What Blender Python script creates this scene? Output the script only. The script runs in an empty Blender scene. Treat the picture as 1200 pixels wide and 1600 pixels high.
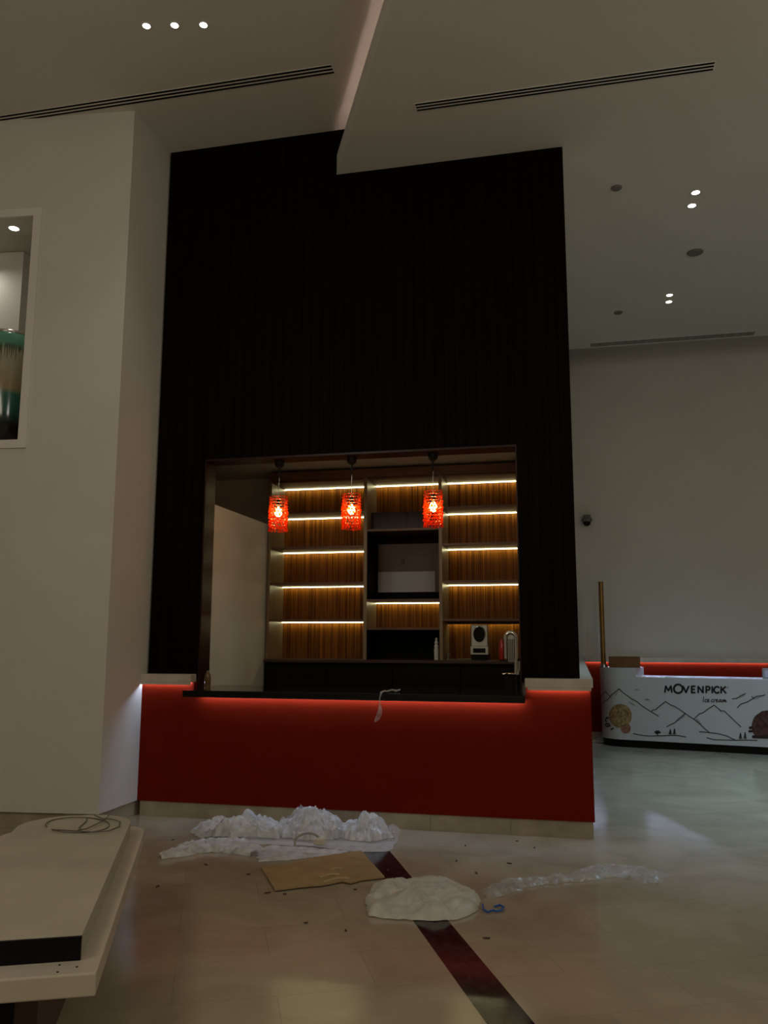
import bpy, bmesh, math, random
from mathutils import Vector, Matrix, noise
random.seed(7)
S = bpy.context.scene
COL = S.collection

# ------------------------------------------------------------------ camera
EYE = Vector((0, 0, 1.55)); FPX = 1300.0
PITCH, YAW, ROLL = 0.15175, 0.22278, 0.00212
fw = Vector((-math.sin(YAW)*math.cos(PITCH), math.cos(YAW)*math.cos(PITCH), math.sin(PITCH)))
rt = Vector((math.cos(YAW), math.sin(YAW), 0)); up = rt.cross(fw)
rt = math.cos(ROLL)*rt + math.sin(ROLL)*up; up = rt.cross(fw)
cd = bpy.data.cameras.new('camera'); cam = bpy.data.objects.new('camera', cd); COL.objects.link(cam)
cam.matrix_world = Matrix.Translation(EYE) @ Matrix((rt, up, -fw)).transposed().to_4x4()
cd.sensor_fit = 'VERTICAL'; cd.sensor_height = 24.0; cd.lens = FPX*24.0/1600.0
cd.clip_start = 0.05; S.camera = cam

def at(px, py, axis, value):
    """the point of the place seen at a photo pixel on the plane axis=value"""
    d = ((px-600)/FPX)*rt - ((py-800)/FPX)*up + fw
    return EYE + d*((value-EYE[axis])/d[axis])

# ------------------------------------------------------------------ world, exposure, area lights
w = bpy.data.worlds.new('world'); S.world = w; w.use_nodes = True
w.node_tree.nodes['Background'].inputs[0].default_value = (0.9, 0.8, 0.65, 1)
w.node_tree.nodes['Background'].inputs[1].default_value = 0.02
S.view_settings.view_transform = 'Standard'; S.view_settings.look = 'None'
S.view_settings.exposure = 0.0; S.view_settings.gamma = 1.0; S.view_settings.use_curve_mapping = False

def area(name, loc, size, power, color, rot=(0, 0, 0), sy=None, spread=math.pi):
    l = bpy.data.lights.new(name, 'AREA'); l.energy = power; l.color = color; l.size = size
    l.shape = 'RECTANGLE' if sy else 'DISK'
    if sy: l.size_y = sy
    l.spread = spread
    o = bpy.data.objects.new(name, l); COL.objects.link(o); o.location = loc; o.rotation_euler = rot
    return o
WARM = (1.0, 0.84, 0.62); COOL = (0.42, 0.72, 1.0); NEUT = (1.0, 0.93, 0.80)
HALL = 1.0
def point_light(name, loc, power, color, r=.3):
    l = bpy.data.lights.new(name, 'POINT'); l.energy = power; l.color = color; l.shadow_soft_size = r
    o = bpy.data.objects.new(name, l); COL.objects.link(o); o.location = loc; return o
point_light('hall_fill_light', (-3.4, 0.6, 4.2), 88*HALL, NEUT, .5)  # unseen fill points added out of frame to brighten the hall and ceilings
point_light('hall_fill_light', (2.6, -0.6, 4.2), 115*HALL, NEUT, .5)
point_light('hall_fill_light', (-0.8, -3.4, 4.2), 80*HALL, WARM, .5)
point_light('side_hall_fill_light', (5.4, 5.0, 4.4), 70*HALL, NEUT, .4)  # added side fill out of frame, not a known lamp
area('side_hall_fill_light', (2.6, 10.6, 5.8), 2.2, 24*HALL, COOL, spread=1.3)  # cool fill areas added to turn the side hall floor bluish
area('side_hall_fill_light', (2.4, 8.6, 5.8), 2.2, 30*HALL, COOL, spread=1.3)
area('bar_ceiling_fill', (-1.9, 7.42, 3.36), 2.6, 1.0, (.92, 1.0, .86), (math.pi, 0, 0), sy=.08)  # upward fill added to brighten the bar ceiling, no known fixture
l_ = bpy.data.lights.new('bar_downlight', 'SPOT'); l_.energy = 13; l_.color = (.93, 1.0, .86); l_.spot_size = math.radians(120); l_.spot_blend = .6; l_.shadow_soft_size = .05
o_ = bpy.data.objects.new('bar_downlight', l_); COL.objects.link(o_); o_.location = (-2.75, 7.75, 3.46); o_.rotation_euler = (0, math.radians(-28), 0)
point_light('bar_ceiling_light', (-1.3, 7.62, 3.33), .45, (.95, 1.0, 0.86), .05)

# ------------------------------------------------------------------ materials
def mat(name, color, rough=0.6, metal=0.0, spec=0.5, alpha=1.0, emit=None, es=0.0, coat=0.0):
    m = bpy.data.materials.new(name); m.use_nodes = True
    b = m.node_tree.nodes['Principled BSDF']
    b.inputs['Base Color'].default_value = (*color, 1); b.inputs['Roughness'].default_value = rough
    b.inputs['Metallic'].default_value = metal; b.inputs['Specular IOR Level'].default_value = spec
    b.inputs['Coat Weight'].default_value = coat; b.inputs['Alpha'].default_value = alpha
    if emit: b.inputs['Emission Color'].default_value = (*emit, 1); b.inputs['Emission Strength'].default_value = es
    return m
def N(m, t, **k):
    n = m.node_tree.nodes.new(t)
    for a, v in k.items(): setattr(n, a, v)
    return n
def noisy(m, c1, c2, scale=(1, 1, 1), ns=5.0, detail=4, bump=0.0, lo=0.35, hi=0.65, distort=0.0, rough_var=None):
    nt = m.node_tree; b = nt.nodes['Principled BSDF']
    tc = N(m, 'ShaderNodeTexCoord'); mp = N(m, 'ShaderNodeMapping'); mp.inputs['Scale'].default_value = scale
    nz = N(m, 'ShaderNodeTexNoise'); nz.inputs['Scale'].default_value = ns; nz.inputs['Detail'].default_value = detail
    nz.inputs['Distortion'].default_value = distort
    cr = N(m, 'ShaderNodeValToRGB'); cr.color_ramp.elements[0].position = lo; cr.color_ramp.elements[1].position = hi
    cr.color_ramp.elements[0].color = (*c1, 1); cr.color_ramp.elements[1].color = (*c2, 1)
    L = nt.links.new
    L(tc.outputs['Object'], mp.inputs[0]); L(mp.outputs[0], nz.inputs[0]); L(nz.outputs[0], cr.inputs[0]); L(cr.outputs[0], b.inputs['Base Color'])
    if bump:
        bp = N(m, 'ShaderNodeBump'); bp.inputs['Strength'].default_value = bump; bp.inputs['Distance'].default_value = 0.01
        L(nz.outputs[0], bp.inputs['Height']); L(bp.outputs[0], b.inputs['Normal'])
    return m
M = {}
M['wall'] = noisy(mat('wall_paint', (.6, .56, .48), .75, spec=.3), (.60, .57, .50), (.63, .60, .53), ns=1.2)
M['ceil'] = noisy(mat('ceiling_paint', (.6, .56, .5), .85, spec=.2), (.60, .57, .51), (.62, .59, .53), ns=.8)
M['trim'] = mat('white_trim', (.72, .68, .62), .5)
M['red'] = noisy(mat('red_lacquer', (.15, .009, .002), .5, spec=.04), (.145, .0085, .002), (.16, .010, .0024), ns=2)
M['panel'] = noisy(mat('dark_wenge_slats', (.012, .004, .003), .5, spec=.05), (.0009, .0003, .0002), (.0062, .0016, .0008), scale=(22, 22, .6), ns=2.0, detail=6, lo=.3, hi=.75)
M['jamb'] = noisy(mat('dark_mahogany', (.05, .014, .006), .32, spec=.22), (.016, .004, .002), (.04, .010, .004), scale=(8, 8, .5), ns=3)
M['wood'] = noisy(mat('zebrano_veneer', (.2, .08, .02), .45, spec=.12), (.042, .0075, .001), (.31, .112, .012), scale=(42, 1, .5), ns=2.2, detail=7, lo=.3, hi=.72)
M['shelf'] = noisy(mat('walnut_edge', (.12, .05, .02), .4), (.085, .032, .012), (.14, .058, .022), scale=(1, 8, 8), ns=4)
M['side'] = noisy(mat('walnut_side', (.2, .15, .08), .4), (.18, .12, .06), (.24, .17, .09), scale=(8, 8, .5), ns=4)
M['blackpanel'] = mat('black_laminate', (.002, .001, .001), .5, spec=.06)
M['granite'] = noisy(mat('black_granite', (.006, .006, .006), .07, spec=.5), (.0015, .0015, .0015), (.003, .003, .003), ns=120)
M['cream'] = noisy(mat('cream_stone', (.52, .46, .37), .35), (.46, .40, .32), (.56, .50, .41), ns=6)
M['plinth'] = noisy(mat('stone_plinth', (.36, .30, .2), .35), (.30, .25, .17), (.42, .36, .25), ns=4)
M['cartw'] = mat('white_laminate', (.58, .60, .60), .3)
M['black'] = mat('black_plastic', (.004, .004, .004), .45, spec=.15)
M['ink'] = mat('printed_black_ink', (.015, .015, .018), .6)
M['inkgrey'] = mat('printed_grey_shading', (.28, .30, .31), .6)
M['brass'] = noisy(mat('brushed_brass', (.35, .20, .06), .35, metal=.9), (.22, .12, .035), (.30, .17, .055), ns=8)
M['card'] = noisy(mat('cardboard', (.34, .22, .11), .9, spec=.1), (.33, .215, .11), (.40, .27, .14), ns=7)
M['cardedge'] = mat('cardboard_edge', (.08, .05, .03), .9)
M['chrome'] = mat('chrome', (.75, .75, .72), .12, metal=1)
M['steel'] = mat('brushed_steel', (.5, .5, .46), .3, metal=.9)
M['slot'] = mat('black_vent_slot', (.004, .004, .004), .9, spec=0)
M['speaker'] = mat('grey_speaker_grille', (.16, .15, .13), .8)
M['trimring'] = mat('white_metal_ring', (.7, .68, .62), .4)
M['vase'] = None
def emis(name, c, s):
    m = bpy.data.materials.new(name); m.use_nodes = True; nt = m.node_tree; nt.nodes.clear()
    e = nt.nodes.new('ShaderNodeEmission'); e.inputs[0].default_value = (*c, 1); e.inputs[1].default_value = s
    o = nt.nodes.new('ShaderNodeOutputMaterial'); nt.links.new(e.outputs[0], o.inputs[0]); return m
M['led'] = emis('warm_white_led', (1.0, .93, .50), 11.0)
M['ledcool'] = emis('cool_white_led', (.52, .68, 1.0), 58.0)
M['ledcove'] = emis('rosy_white_led', (1.0, .74, .68), 17.0)
M['lens'] = emis('lamp_lens', (1.0, .98, .92), 12.0)
M['bulb'] = emis('warm_bulb', (1.0, .66, .26), 42.0)
M['pane'] = emis('pale_blue_glow', (.6, .72, 1.0), .22)  # glow imitating a bluish glass reflection on the cart

def marble():
    m = mat('polished_beige_marble', (.4, .33, .25), .22, spec=.5); nt = m.node_tree; b = nt.nodes['Principled BSDF']; L = nt.links.new
    tc = N(m, 'ShaderNodeTexCoord'); mp = N(m, 'ShaderNodeMapping'); mp.inputs['Rotation'].default_value = (0, 0, -math.radians(24.3))
    mp.inputs['Location'].default_value = (.12, .10, 0)
    br = N(m, 'ShaderNodeTexBrick'); br.offset = .5
    for k, v in dict(Scale=1.0).items(): br.inputs[k].default_value = v
    br.inputs['Mortar Size'].default_value = .0025; br.inputs['Mortar Smooth'].default_value = .3
    br.inputs['Brick Width'].default_value = .9; br.inputs['Row Height'].default_value = .45
    br.inputs['Color1'].default_value = (.40, .338, .236, 1); br.inputs['Color2'].default_value = (.385, .322, .226, 1)
    br.inputs['Mortar'].default_value = (.31, .26, .19, 1)
    L(tc.outputs['Object'], mp.inputs[0]); L(mp.outputs[0], br.inputs[0])
    nz = N(m, 'ShaderNodeTexNoise'); nz.inputs['Scale'].default_value = 1.6; nz.inputs['Detail'].default_value = 8; nz.inputs['Distortion'].default_value = 1.3
    L(tc.outputs['Object'], nz.inputs[0])
    cr = N(m, 'ShaderNodeValToRGB'); cr.color_ramp.elements[0].position = .3; cr.color_ramp.elements[1].position = .7
    cr.color_ramp.elements[0].color = (.82, .80, .78, 1); cr.color_ramp.elements[1].color = (1.1, 1.1, 1.1, 1)
    L(nz.outputs[0], cr.inputs[0])
    mx = N(m, 'ShaderNodeMix', data_type='RGBA', blend_type='MULTIPLY'); mx.inputs[0].default_value = 1
    L(br.outputs[0], mx.inputs[6]); L(cr.outputs[0], mx.inputs[7]); L(mx.outputs[2], b.inputs['Base Color'])
    n2 = N(m, 'ShaderNodeTexNoise'); n2.inputs['Scale'].default_value = 5; n2.inputs['Detail'].default_value = 5
    L(tc.outputs['Object'], n2.inputs[0])
    mr = N(m, 'ShaderNodeMapRange'); mr.inputs[3].default_value = .10; mr.inputs[4].default_value = .24
    L(n2.outputs[0], mr.inputs[0]); L(mr.outputs[0], b.inputs['Roughness'])
    return m
M['floor'] = marble()
M['inlay'] = noisy(mat('dark_marble_inlay', (.02, .015, .015), .12, spec=.3), (.008, .006, .006), (.04, .028, .026), ns=9, detail=8, lo=.4, hi=.8, distort=2)

def film(name, color, a, rough=.35, trans=.3):
    m = bpy.data.materials.new(name); m.use_nodes = True; nt = m.node_tree; nt.nodes.clear(); L = nt.links.new
    d = nt.nodes.new('ShaderNodeBsdfDiffuse'); d.inputs[0].default_value = (*color, 1)
    t = nt.nodes.new('ShaderNodeBsdfTranslucent'); t.inputs[0].default_value = (*color, 1)
    g = nt.nodes.new('ShaderNodeBsdfGlossy'); g.inputs[1].default_value = rough; g.inputs[0].default_value = (.9, .9, .9, 1)
    tr = nt.nodes.new('ShaderNodeBsdfTransparent')
    m1 = nt.nodes.new('ShaderNodeMixShader'); m1.inputs[0].default_value = trans
    m2 = nt.nodes.new('ShaderNodeMixShader'); m2.inputs[0].default_value = .14
    m3 = nt.nodes.new('ShaderNodeMixShader')
    nz = nt.nodes.new('ShaderNodeTexNoise'); nz.inputs['Scale'].default_value = 14; nz.inputs['Detail'].default_value = 5
    tc = nt.nodes.new('ShaderNodeTexCoord'); L(tc.outputs['Object'], nz.inputs[0])
    mr = nt.nodes.new('ShaderNodeMapRange'); mr.inputs[1].default_value = .3; mr.inputs[2].default_value = .7
    mr.inputs[3].default_value = max(0, a-.22); mr.inputs[4].default_value = min(1, a+.15); L(nz.outputs[0], mr.inputs[0])
    L(mr.outputs[0], m3.inputs[0])
    o = nt.nodes.new('ShaderNodeOutputMaterial')
    L(d.outputs[0], m1.inputs[1]); L(t.outputs[0], m1.inputs[2]); L(m1.outputs[0], m2.inputs[1]); L(g.outputs[0], m2.inputs[2])
    L(tr.outputs[0], m3.inputs[1]); L(m2.outputs[0], m3.inputs[2]); L(m3.outputs[0], o.inputs[0])
    return m
M['film'] = film('white_cloudy_plastic', (.78, .78, .76), .80)
M['clear'] = film('clear_plastic_film', (.75, .72, .74), .30, .2)
M['foam'] = film('milky_foam_sheet', (.66, .63, .53), .97, .5, .15)
M['bluestrap'] = mat('blue_strap', (.02, .10, .38), .4)
M['tan'] = noisy(mat('beige_board', (.42, .37, .28), .6), (.40, .36, .27), (.47, .42, .32), ns=2.5)
M['tanlow'] = noisy(mat('beige_laminate', (.5, .44, .34), .45), (.46, .41, .32), (.53, .47, .37), ns=2)

def bead_mat():
    m = bpy.data.materials.new('red_crystal'); m.use_nodes = True; nt = m.node_tree; nt.nodes.clear(); L = nt.links.new
    t = nt.nodes.new('ShaderNodeBsdfTranslucent'); t.inputs[0].default_value = (1.0, .17, .03, 1)
    r = nt.nodes.new('ShaderNodeBsdfTransparent'); r.inputs[0].default_value = (1.0, .34, .07, 1)
    g = nt.nodes.new('ShaderNodeBsdfGlossy'); g.inputs[0].default_value = (1, .35, .2, 1); g.inputs[1].default_value = .1
    a = nt.nodes.new('ShaderNodeMixShader'); a.inputs[0].default_value = .5
    b = nt.nodes.new('ShaderNodeMixShader'); b.inputs[0].default_value = .12
    o = nt.nodes.new('ShaderNodeOutputMaterial')
    L(t.outputs[0], a.inputs[1]); L(r.outputs[0], a.inputs[2]); L(a.outputs[0], b.inputs[1]); L(g.outputs[0], b.inputs[2]); L(b.outputs[0], o.inputs[0])
    return m
M['bead'] = bead_mat()

# ------------------------------------------------------------------ mesh helpers
class MB:
    def __init__(s): s.bm = bmesh.new()
    def box(s, x0, x1, y0, y1, z0, z1):
        v = [s.bm.verts.new(p) for p in ((x0,y0,z0),(x1,y0,z0),(x1,y1,z0),(x0,y1,z0),(x0,y0,z1),(x1,y0,z1),(x1,y1,z1),(x0,y1,z1))]
        for f in ((3,2,1,0),(4,5,6,7),(0,1,5,4),(1,2,6,5),(2,3,7,6),(3,0,4,7)): s.bm.faces.new([v[i] for i in f])
        return s
    def prism(s, pts, vec):
        """polygon pts (3D) extruded by vec"""
        vec = Vector(vec); a = [s.bm.verts.new(p) for p in pts]; b = [s.bm.verts.new(Vector(p)+vec) for p in pts]; n = len(a)
        s.bm.faces.new(a[::-1]); s.bm.faces.new(b)
        for i in range(n): s.bm.faces.new((a[i], a[(i+1) % n], b[(i+1) % n], b[i]))
        return s
    def slab(s, pts, z0, z1): return s.prism([(p[0], p[1], z0) for p in pts], (0, 0, z1-z0))
    def lathe(s, prof, c=(0, 0, 0), n=32, ax=None):
        c = Vector(c); rings = []
        for r, z in prof:
            rings.append([s.bm.verts.new(c+Vector((r*math.cos(2*math.pi*i/n), r*math.sin(2*math.pi*i/n), z))) for i in range(n)])
        for a, b in zip(rings, rings[1:]):
            for i in range(n): s.bm.faces.new((a[i], a[(i+1) % n], b[(i+1) % n], b[i]))
        s.bm.faces.new(rings[0][::-1]); s.bm.faces.new(rings[-1])
        return s
    def tube(s, pts, r, n=8, closed=False):
        pts = [Vector(p) for p in pts]; rings = []
        for i, p in enumerate(pts):
            a = pts[i-1] if (i or closed) else p; b = pts[(i+1) % len(pts)] if (i < len(pts)-1 or closed) else p
            t = (b-a).normalized(); u = t.orthogonal().normalized() if not rings else None
            if u is None:
                u = (pu - t*pu.dot(t)); u = u.normalized() if u.length > 1e-5 else t.orthogonal().normalized()
            pu = u; v = t.cross(u)
            rings.append([s.bm.verts.new(p+r*(math.cos(2*math.pi*k/n)*u+math.sin(2*math.pi*k/n)*v)) for k in range(n)])
        m = len(rings)
        for i in range(m if closed else m-1):
            a, b = rings[i], rings[(i+1) % m]
            for k in range(n): s.bm.faces.new((a[k], a[(k+1) % n], b[(k+1) % n], b[k]))
        if not closed: s.bm.faces.new(rings[0][::-1]); s.bm.faces.new(rings[-1])
        return s
    def ico(s, c, r, sub=1, sc=(1, 1, 1)):
        bmesh.ops.create_icosphere(s.bm, subdivisions=sub, radius=r, matrix=Matrix.Translation(c) @ Matrix.Diagonal((*sc, 1)))
        return s
    def build(s, name, m, parent=None, smooth=False, bevel=0, **props):
        bmesh.ops.recalc_face_normals(s.bm, faces=s.bm.faces[:])
        me = bpy.data.meshes.new(name)
        if parent is not None:
            p = parent
            off = Vector((0, 0, 0))
            while p is not None: off += p.location; p = p.parent
            bmesh.ops.translate(s.bm, vec=-off, verts=s.bm.verts[:])
        if smooth:
            for f in s.bm.faces: f.smooth = True
        s.bm.to_mesh(me); s.bm.free(); me.materials.append(m)
        o = bpy.data.objects.new(name, me); COL.objects.link(o); o.parent = parent
        if bevel:
            bv = o.modifiers.new('bevel', 'BEVEL'); bv.width = bevel; bv.segments = 2; bv.limit_method = 'ANGLE'
        if smooth:
            try:
                me.set_sharp_from_angle(angle=math.radians(40))
            except Exception: pass
        for k, v in props.items(): o[k] = v
        return o
def thing(name, loc, label, category, group=None):
    o = bpy.data.objects.new(name, None); COL.objects.link(o); o.location = loc; o.empty_display_size = .1
    o['label'] = label; o['category'] = category
    if group: o['group'] = group
    return o
def tag(o, label, category, group=None):
    o['label'] = label; o['category'] = category
    if group: o['group'] = group
    return o
def struct(name, mb, m, **k): return mb.build(name, m, kind='structure', **k)
def copy_tree(o, parent=None):
    c = o.copy(); COL.objects.link(c); c.parent = parent
    for ch in list(o.children): copy_tree(ch, c)
    return c

# ------------------------------------------------------------------ the room
YP = 7.10      # dark panel plane
YR = 7.03      # red skirt plane
ZH, ZL = 6.41, 5.945   # the two ceiling levels
YB = 13.9      # far wall
struct('floor', MB().box(-14, 12, -8, YB+.3, -.1, 0), M['floor'])
# inlaid dark strip (same grid direction as the tiles)
U = Vector((-.412, .911, 0)).normalized(); V = Vector((U.y, -U.x, 0))
p0 = Vector((-.929, 4.848, 0)) - U*3.2; p1 = Vector((-.929, 4.848, 0)) + U*2.35
struct('trim_1', MB().slab([p0, p0+V*.192, p1+V*.192, p1], -.02, .0015), M['inlay'])

# left wall, with the framed opening high up. the wall runs slightly towards the camera on its left
C0 = Vector((-3.84, 6.405, 0)); Wd = Vector((-2.67, -.30, 0)).normalized(); Wn = Vector((-Wd.y, Wd.x, 0))
if Wn.y < 0: Wn = -Wn
def wallpt(s_, z, d=0): return C0 + Wd*s_ + Wn*d + Vector((0, 0, z))
def wallbox(mb, s0, s1, z0, z1, d0, d1):
    return mb.prism([wallpt(s0, z0, d0), wallpt(s1, z0, d0), wallpt(s1, z1, d0), wallpt(s0, z1, d0)], Wn*(d1-d0))
OS0, OS1, OZ0, OZ1 = .915, 2.6, 3.29, 5.41
mb = MB()
wallbox(mb, .302, OS0, .13, ZH, 0, .30); wallbox(mb, OS1, 9, .13, ZH, 0, .30)
wallbox(mb, OS0, OS1, .13, OZ0, 0, .30); wallbox(mb, OS0, OS1, OZ1, ZH, 0, .30)
q_ = wallpt(.302, 0); mb.slab([C0, (-3.84, 7.3, 0), (-4.14, 7.3, 0), (q_.x, q_.y, 0)], .13, ZH)
struct('wall_left', mb, M['wall'])
mb = MB(); wallbox(mb, .302, 9, 0, .129, .03, .28); q_ = wallpt(.302, 0, .03); q2 = wallpt(.028, 0, .03); mb.slab([q2, (-3.868, 7.3, 0), (-4.1, 7.3, 0), q_], 0, .129)
struct('baseboard_left', mb, M['plinth'])
# white frame around the opening
mb = MB()
fwid = .075
wallbox(mb, OS0-fwid, OS0, OZ0-fwid, OZ1+fwid, -.02, -.0005); wallbox(mb, OS1, OS1+fwid, OZ0-fwid, OZ1+fwid, -.02, -.0005)
wallbox(mb, OS0, OS1, OZ0-fwid, OZ0, -.02, -.0005); wallbox(mb, OS0, OS1, OZ1, OZ1+fwid, -.02, -.0005)
struct('trim_2', mb, M['trim'])
# room behind the opening
struct('ceiling_niche', wallbox(MB(), .32, 4.5, 5.49, 5.59, .30, 1.1), M['ceil'])
struct('wall_niche', wallbox(wallbox(wallbox(MB(), .32, 4.5, 2.9, 5.49, 1.0, 1.1), .32, .40, 2.9, 5.49, .30, 1.0), 4.4, 4.5, 2.9, 5.49, .3, 1.0), M['wall'])
struct('floor_niche', wallbox(MB(), .32, 4.5, 3.1, 3.289, .30, 1.0), M['trim'])
# pier standing in that room
struct('wall_pier', wallbox(MB(), 1.475, 2.6, 3.27, 5.485, .80, .99), M['trim'])
pl_ = wallpt(1.95, 5.3, .55); area('niche_room_light', pl_, .25, 2.2, (1, .98, .86))

# far wall, red skirt along it, far ceiling gap
struct('wall_back', MB().box(-2, 12, YB, YB+.2, 0, 7.2), M['wall'])
struct('wall_right', MB().box(8, 8.2, -8, YB, 0, 7.2), M['wall'])
struct('wall_rear', MB().box(-14, 8, -8.2, -8, 0, 7.2), M['wall'])
struct('wall_far_left', MB().box(-12.2, -12, -8, 6, 0, 7.2), M['wall'])
# ceilings: the high one over all, the lower slab right of the slanting edge
E0 = Vector((-2.08, YP, 0)); ED = Vector((.4826, -1, 0))
struct('ceiling', MB().box(-14, 12, -8.2, YB+.2, ZH, ZH+.2), M['ceil'])
near = E0 + ED*15.2
mb = MB(); mb.slab([E0, near, (8, near.y, 0), (8, 12.55, 0), (.0, 12.55, 0), (.0, YP, 0)], ZL, ZL+.06)
# upright lip along the slanting edge, hiding the cove light
EN = Vector((1, .4826, 0)).normalized()
mb.slab([E0, near, near+EN*.03, E0+EN*.03], ZL+.06, ZL+.205)
mb.box(0, 8, 12.5, 12.55, ZL+.06, ZL+.12)
struct('ceiling_low', mb, M['ceil'])
mb = MB(); a = E0+EN*.050; b = near+EN*.050
mb.slab([a, b, b+EN*.008, a+EN*.008], ZL+.088, ZL+.094)
tag(mb.build('cove_light_strip', M['ledcove']), 'rosy light strip hidden in the slanting ceiling recess', 'light strip')

# the block of the bar: dark cladding, interior room
OX0, OX1, OT, OB = -3.335, -.436, 3.22, 1.115     # opening in the cladding
mb = MB()
def slats(mb, x0, x1, z0, z1):
    x = x0
    while x < x1-1e-4:
        xe = min(x+.0935, x1); mb.box(x+.002, xe-.002, YP, YP+.03, z0, z1); x = xe
slats(mb, -3.825, OX0, 1.24, ZH-.002)
slats(mb, OX0, -2.085, OT, ZH-.002)
slats(mb, -2.085, OX1, OT, ZL-.002)
slats(mb, -2.085, -1.80, ZL+.062, ZH-.002)
slats(mb, OX1, .032, 1.24, ZL-.002)
mb.box(-3.825, OX0, YP+.02, YP+.06, 1.2, ZH-.002); mb.box(OX0, -2.085, YP+.02, YP+.06, OT, ZH-.002)
mb.box(-2.085, OX1, YP+.02, YP+.06, OT, ZL-.002); mb.box(OX1, .032, YP+.02, YP+.06, 1.2, ZL-.002)
tag(mb.build('wall_cladding', M['panel']), 'tall dark brown vertical slat cladding around the bar opening', 'wall panelling')
mb = MB()
mb.box(-3.84, OX0, YP+.06, 7.30, 0, ZH); mb.box(OX1, .03, YP+.06, YB, 0, ZL); mb.box(OX0, OX1, YP+.06, 7.30, OT+.004, ZH)
mb.box(OX0, OX1, YP+.06, 7.3, 0, 1.064)
struct('wall_bar_front', mb, M['wall'])
# lining of the opening
t = thing('opening_frame', (-1.9, YP, OB), 'dark reddish brown wooden lining of the bar opening', 'frame')
MB().box(OX0+.0005, OX0+.014, YP+.004, 7.32, OB+.001, OT).build('jamb', M['jamb'], t)
MB().box(OX1-.012, OX1-.0005, YP+.004, 7.32, OB+.001, OT).build('jamb', M['jamb'], t)
MB().box(OX0+.014, OX1-.012, YP+.004, 7.32, OT-.02, OT-.0005).build('head', M['jamb'], t)
# interior
struct('ceiling_bar', MB().box(-6, -.436, 7.3, 9.7, 3.49, 3.56), M['ceil'])
struct('wall_bar_back', MB().box(-6, -.436, 9.45, 9.6, 0, 3.49), M['wall'])
struct('wall_bar_left', MB().box(-6.1, -6, 7.3, 9.6, 0, 3.49), M['wall'])
struct('wall_bar_partition', MB().box(-3.50, -3.405, 7.3, 9.45, 0, 2.855), M['wall'])

# ------------------------------------------------------------------ red counter skirt
t = thing('bar_counter', (-1.87, YR, 0), 'long deep red bar counter front on a pale stone plinth', 'counter')
MB().prism([(-3.84, YR, .13), (.113, YR, .13), (.113, YR, 1.165), (-.40, YR, 1.165), (-.40, YR, 1.064), (-3.332, YR, 1.064), (-3.332, YR, 1.165), (-3.84, YR, 1.165)], (0, .065, 0)).build('front_panel', M['red'], t)
MB().box(.04, .113, YR+.066, YB-.08, .13, 1.165).build('side_panel', M['red'], t)
mb = MB()
for i in range(6):
    a_ = -3.82+i*.655; mb.box(a_+.001, min(a_+.654, .10), YR+.015, YR+.065, 0, .129)
mb.box(.04, .10, YR+.066, YB-.08, 0, .129)
mb.build('plinth', M['plinth'], t)
def ledstrip(x0, x1, y0, y1, z, m, parent, name='light_strip'):
    return MB().box(x0, x1, y0, y1, z, z+.008).build(name, m, parent)
ledstrip(-3.26, -.42, 6.985, 6.995, 1.056, M['ledcool'], t)
ledstrip(-3.832, -3.36, 7.012, 7.02, 1.156, M['ledcool'], t)
ledstrip(-.37, .105, 7.012, 7.02, 1.156, M['ledcool'], t)
# cream cap left and right
tag(MB().box(-3.838, -3.345, 6.985, YP, 1.166, 1.236).box(-3.838, -3.345, 6.985, 6.995, 1.143, 1.166).build('stone_ledge', M['cream'], bevel=.003), 'short cream stone ledge on the red counter by the left wall', 'ledge')
mb = MB(); mb.slab([(-.405, 6.985, 0), (.12, 6.985, 0), (.135, 7.05, 0), (.135, YB-.1, 0), (.033, YB-.1, 0), (.033, YP, 0), (-.405, YP, 0)], 1.166, 1.236); mb.box(-.385, .12, 6.985, 6.995, 1.143, 1.166)
tag(mb.build('stone_ledge', M['cream'], bevel=.003), 'cream stone ledge turning the right corner of the red counter', 'ledge')
# black granite countertop
mb = MB(); mb.slab([(-3.30, 6.74, 0), (-.392, 6.74, 0), (-.392, YP-.014, 0), (-.45, YP-.014, 0), (-.45, 7.62, 0), (-3.322, 7.62, 0), (-3.322, YP-.014, 0), (-3.30, YP-.014, 0)], 1.066, 1.113); mb.box(-3.30, -.392, 6.74, 6.755, 1.056, 1.066); mb.box(-3.28, -.41, 6.968, 6.976, 1.040, 1.066)
tag(mb.build('countertop', M['granite'], bevel=.003), 'polished black stone countertop across the bar opening', 'countertop')

# ------------------------------------------------------------------ shelving inside
YS, YK = 8.95, 9.42
t = thing('shelving_unit', (-1.9, 9.2, 1.33), 'tall brown wooden back bar shelving with glowing shelves', 'shelving')
xL = at(418, 900, 1, YS).x; d1a = at(568, 900, 1, YS).x; d1b = at(573, 900, 1, YS).x
d2a = at(686, 900, 1, YS).x; d2b = at(691, 900, 1, YS).x; xR = -.46
zt = at(620, 731, 1, YS).z
MB().box(xL, xR, YK, YK+.02, 1.33, zt).build('back_panel', M['wood'], t)
for a_, b_ in ((xL-.002, xL+.03), (d1a, d1b), (d2a, d2b), (xR-.03, xR)):
    MB().box(a_, b_, YS, YK, 1.33, zt-.1).build('upright', M['side'], t)
MB().box(xL, xR, YS-.01, YK, zt-.10, zt).build('top_panel', M['shelf'], t)
zsL = [at(505, y, 1, 9.385).z for y in (757.5, 809.8, 863, 916.8, 972)]
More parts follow.
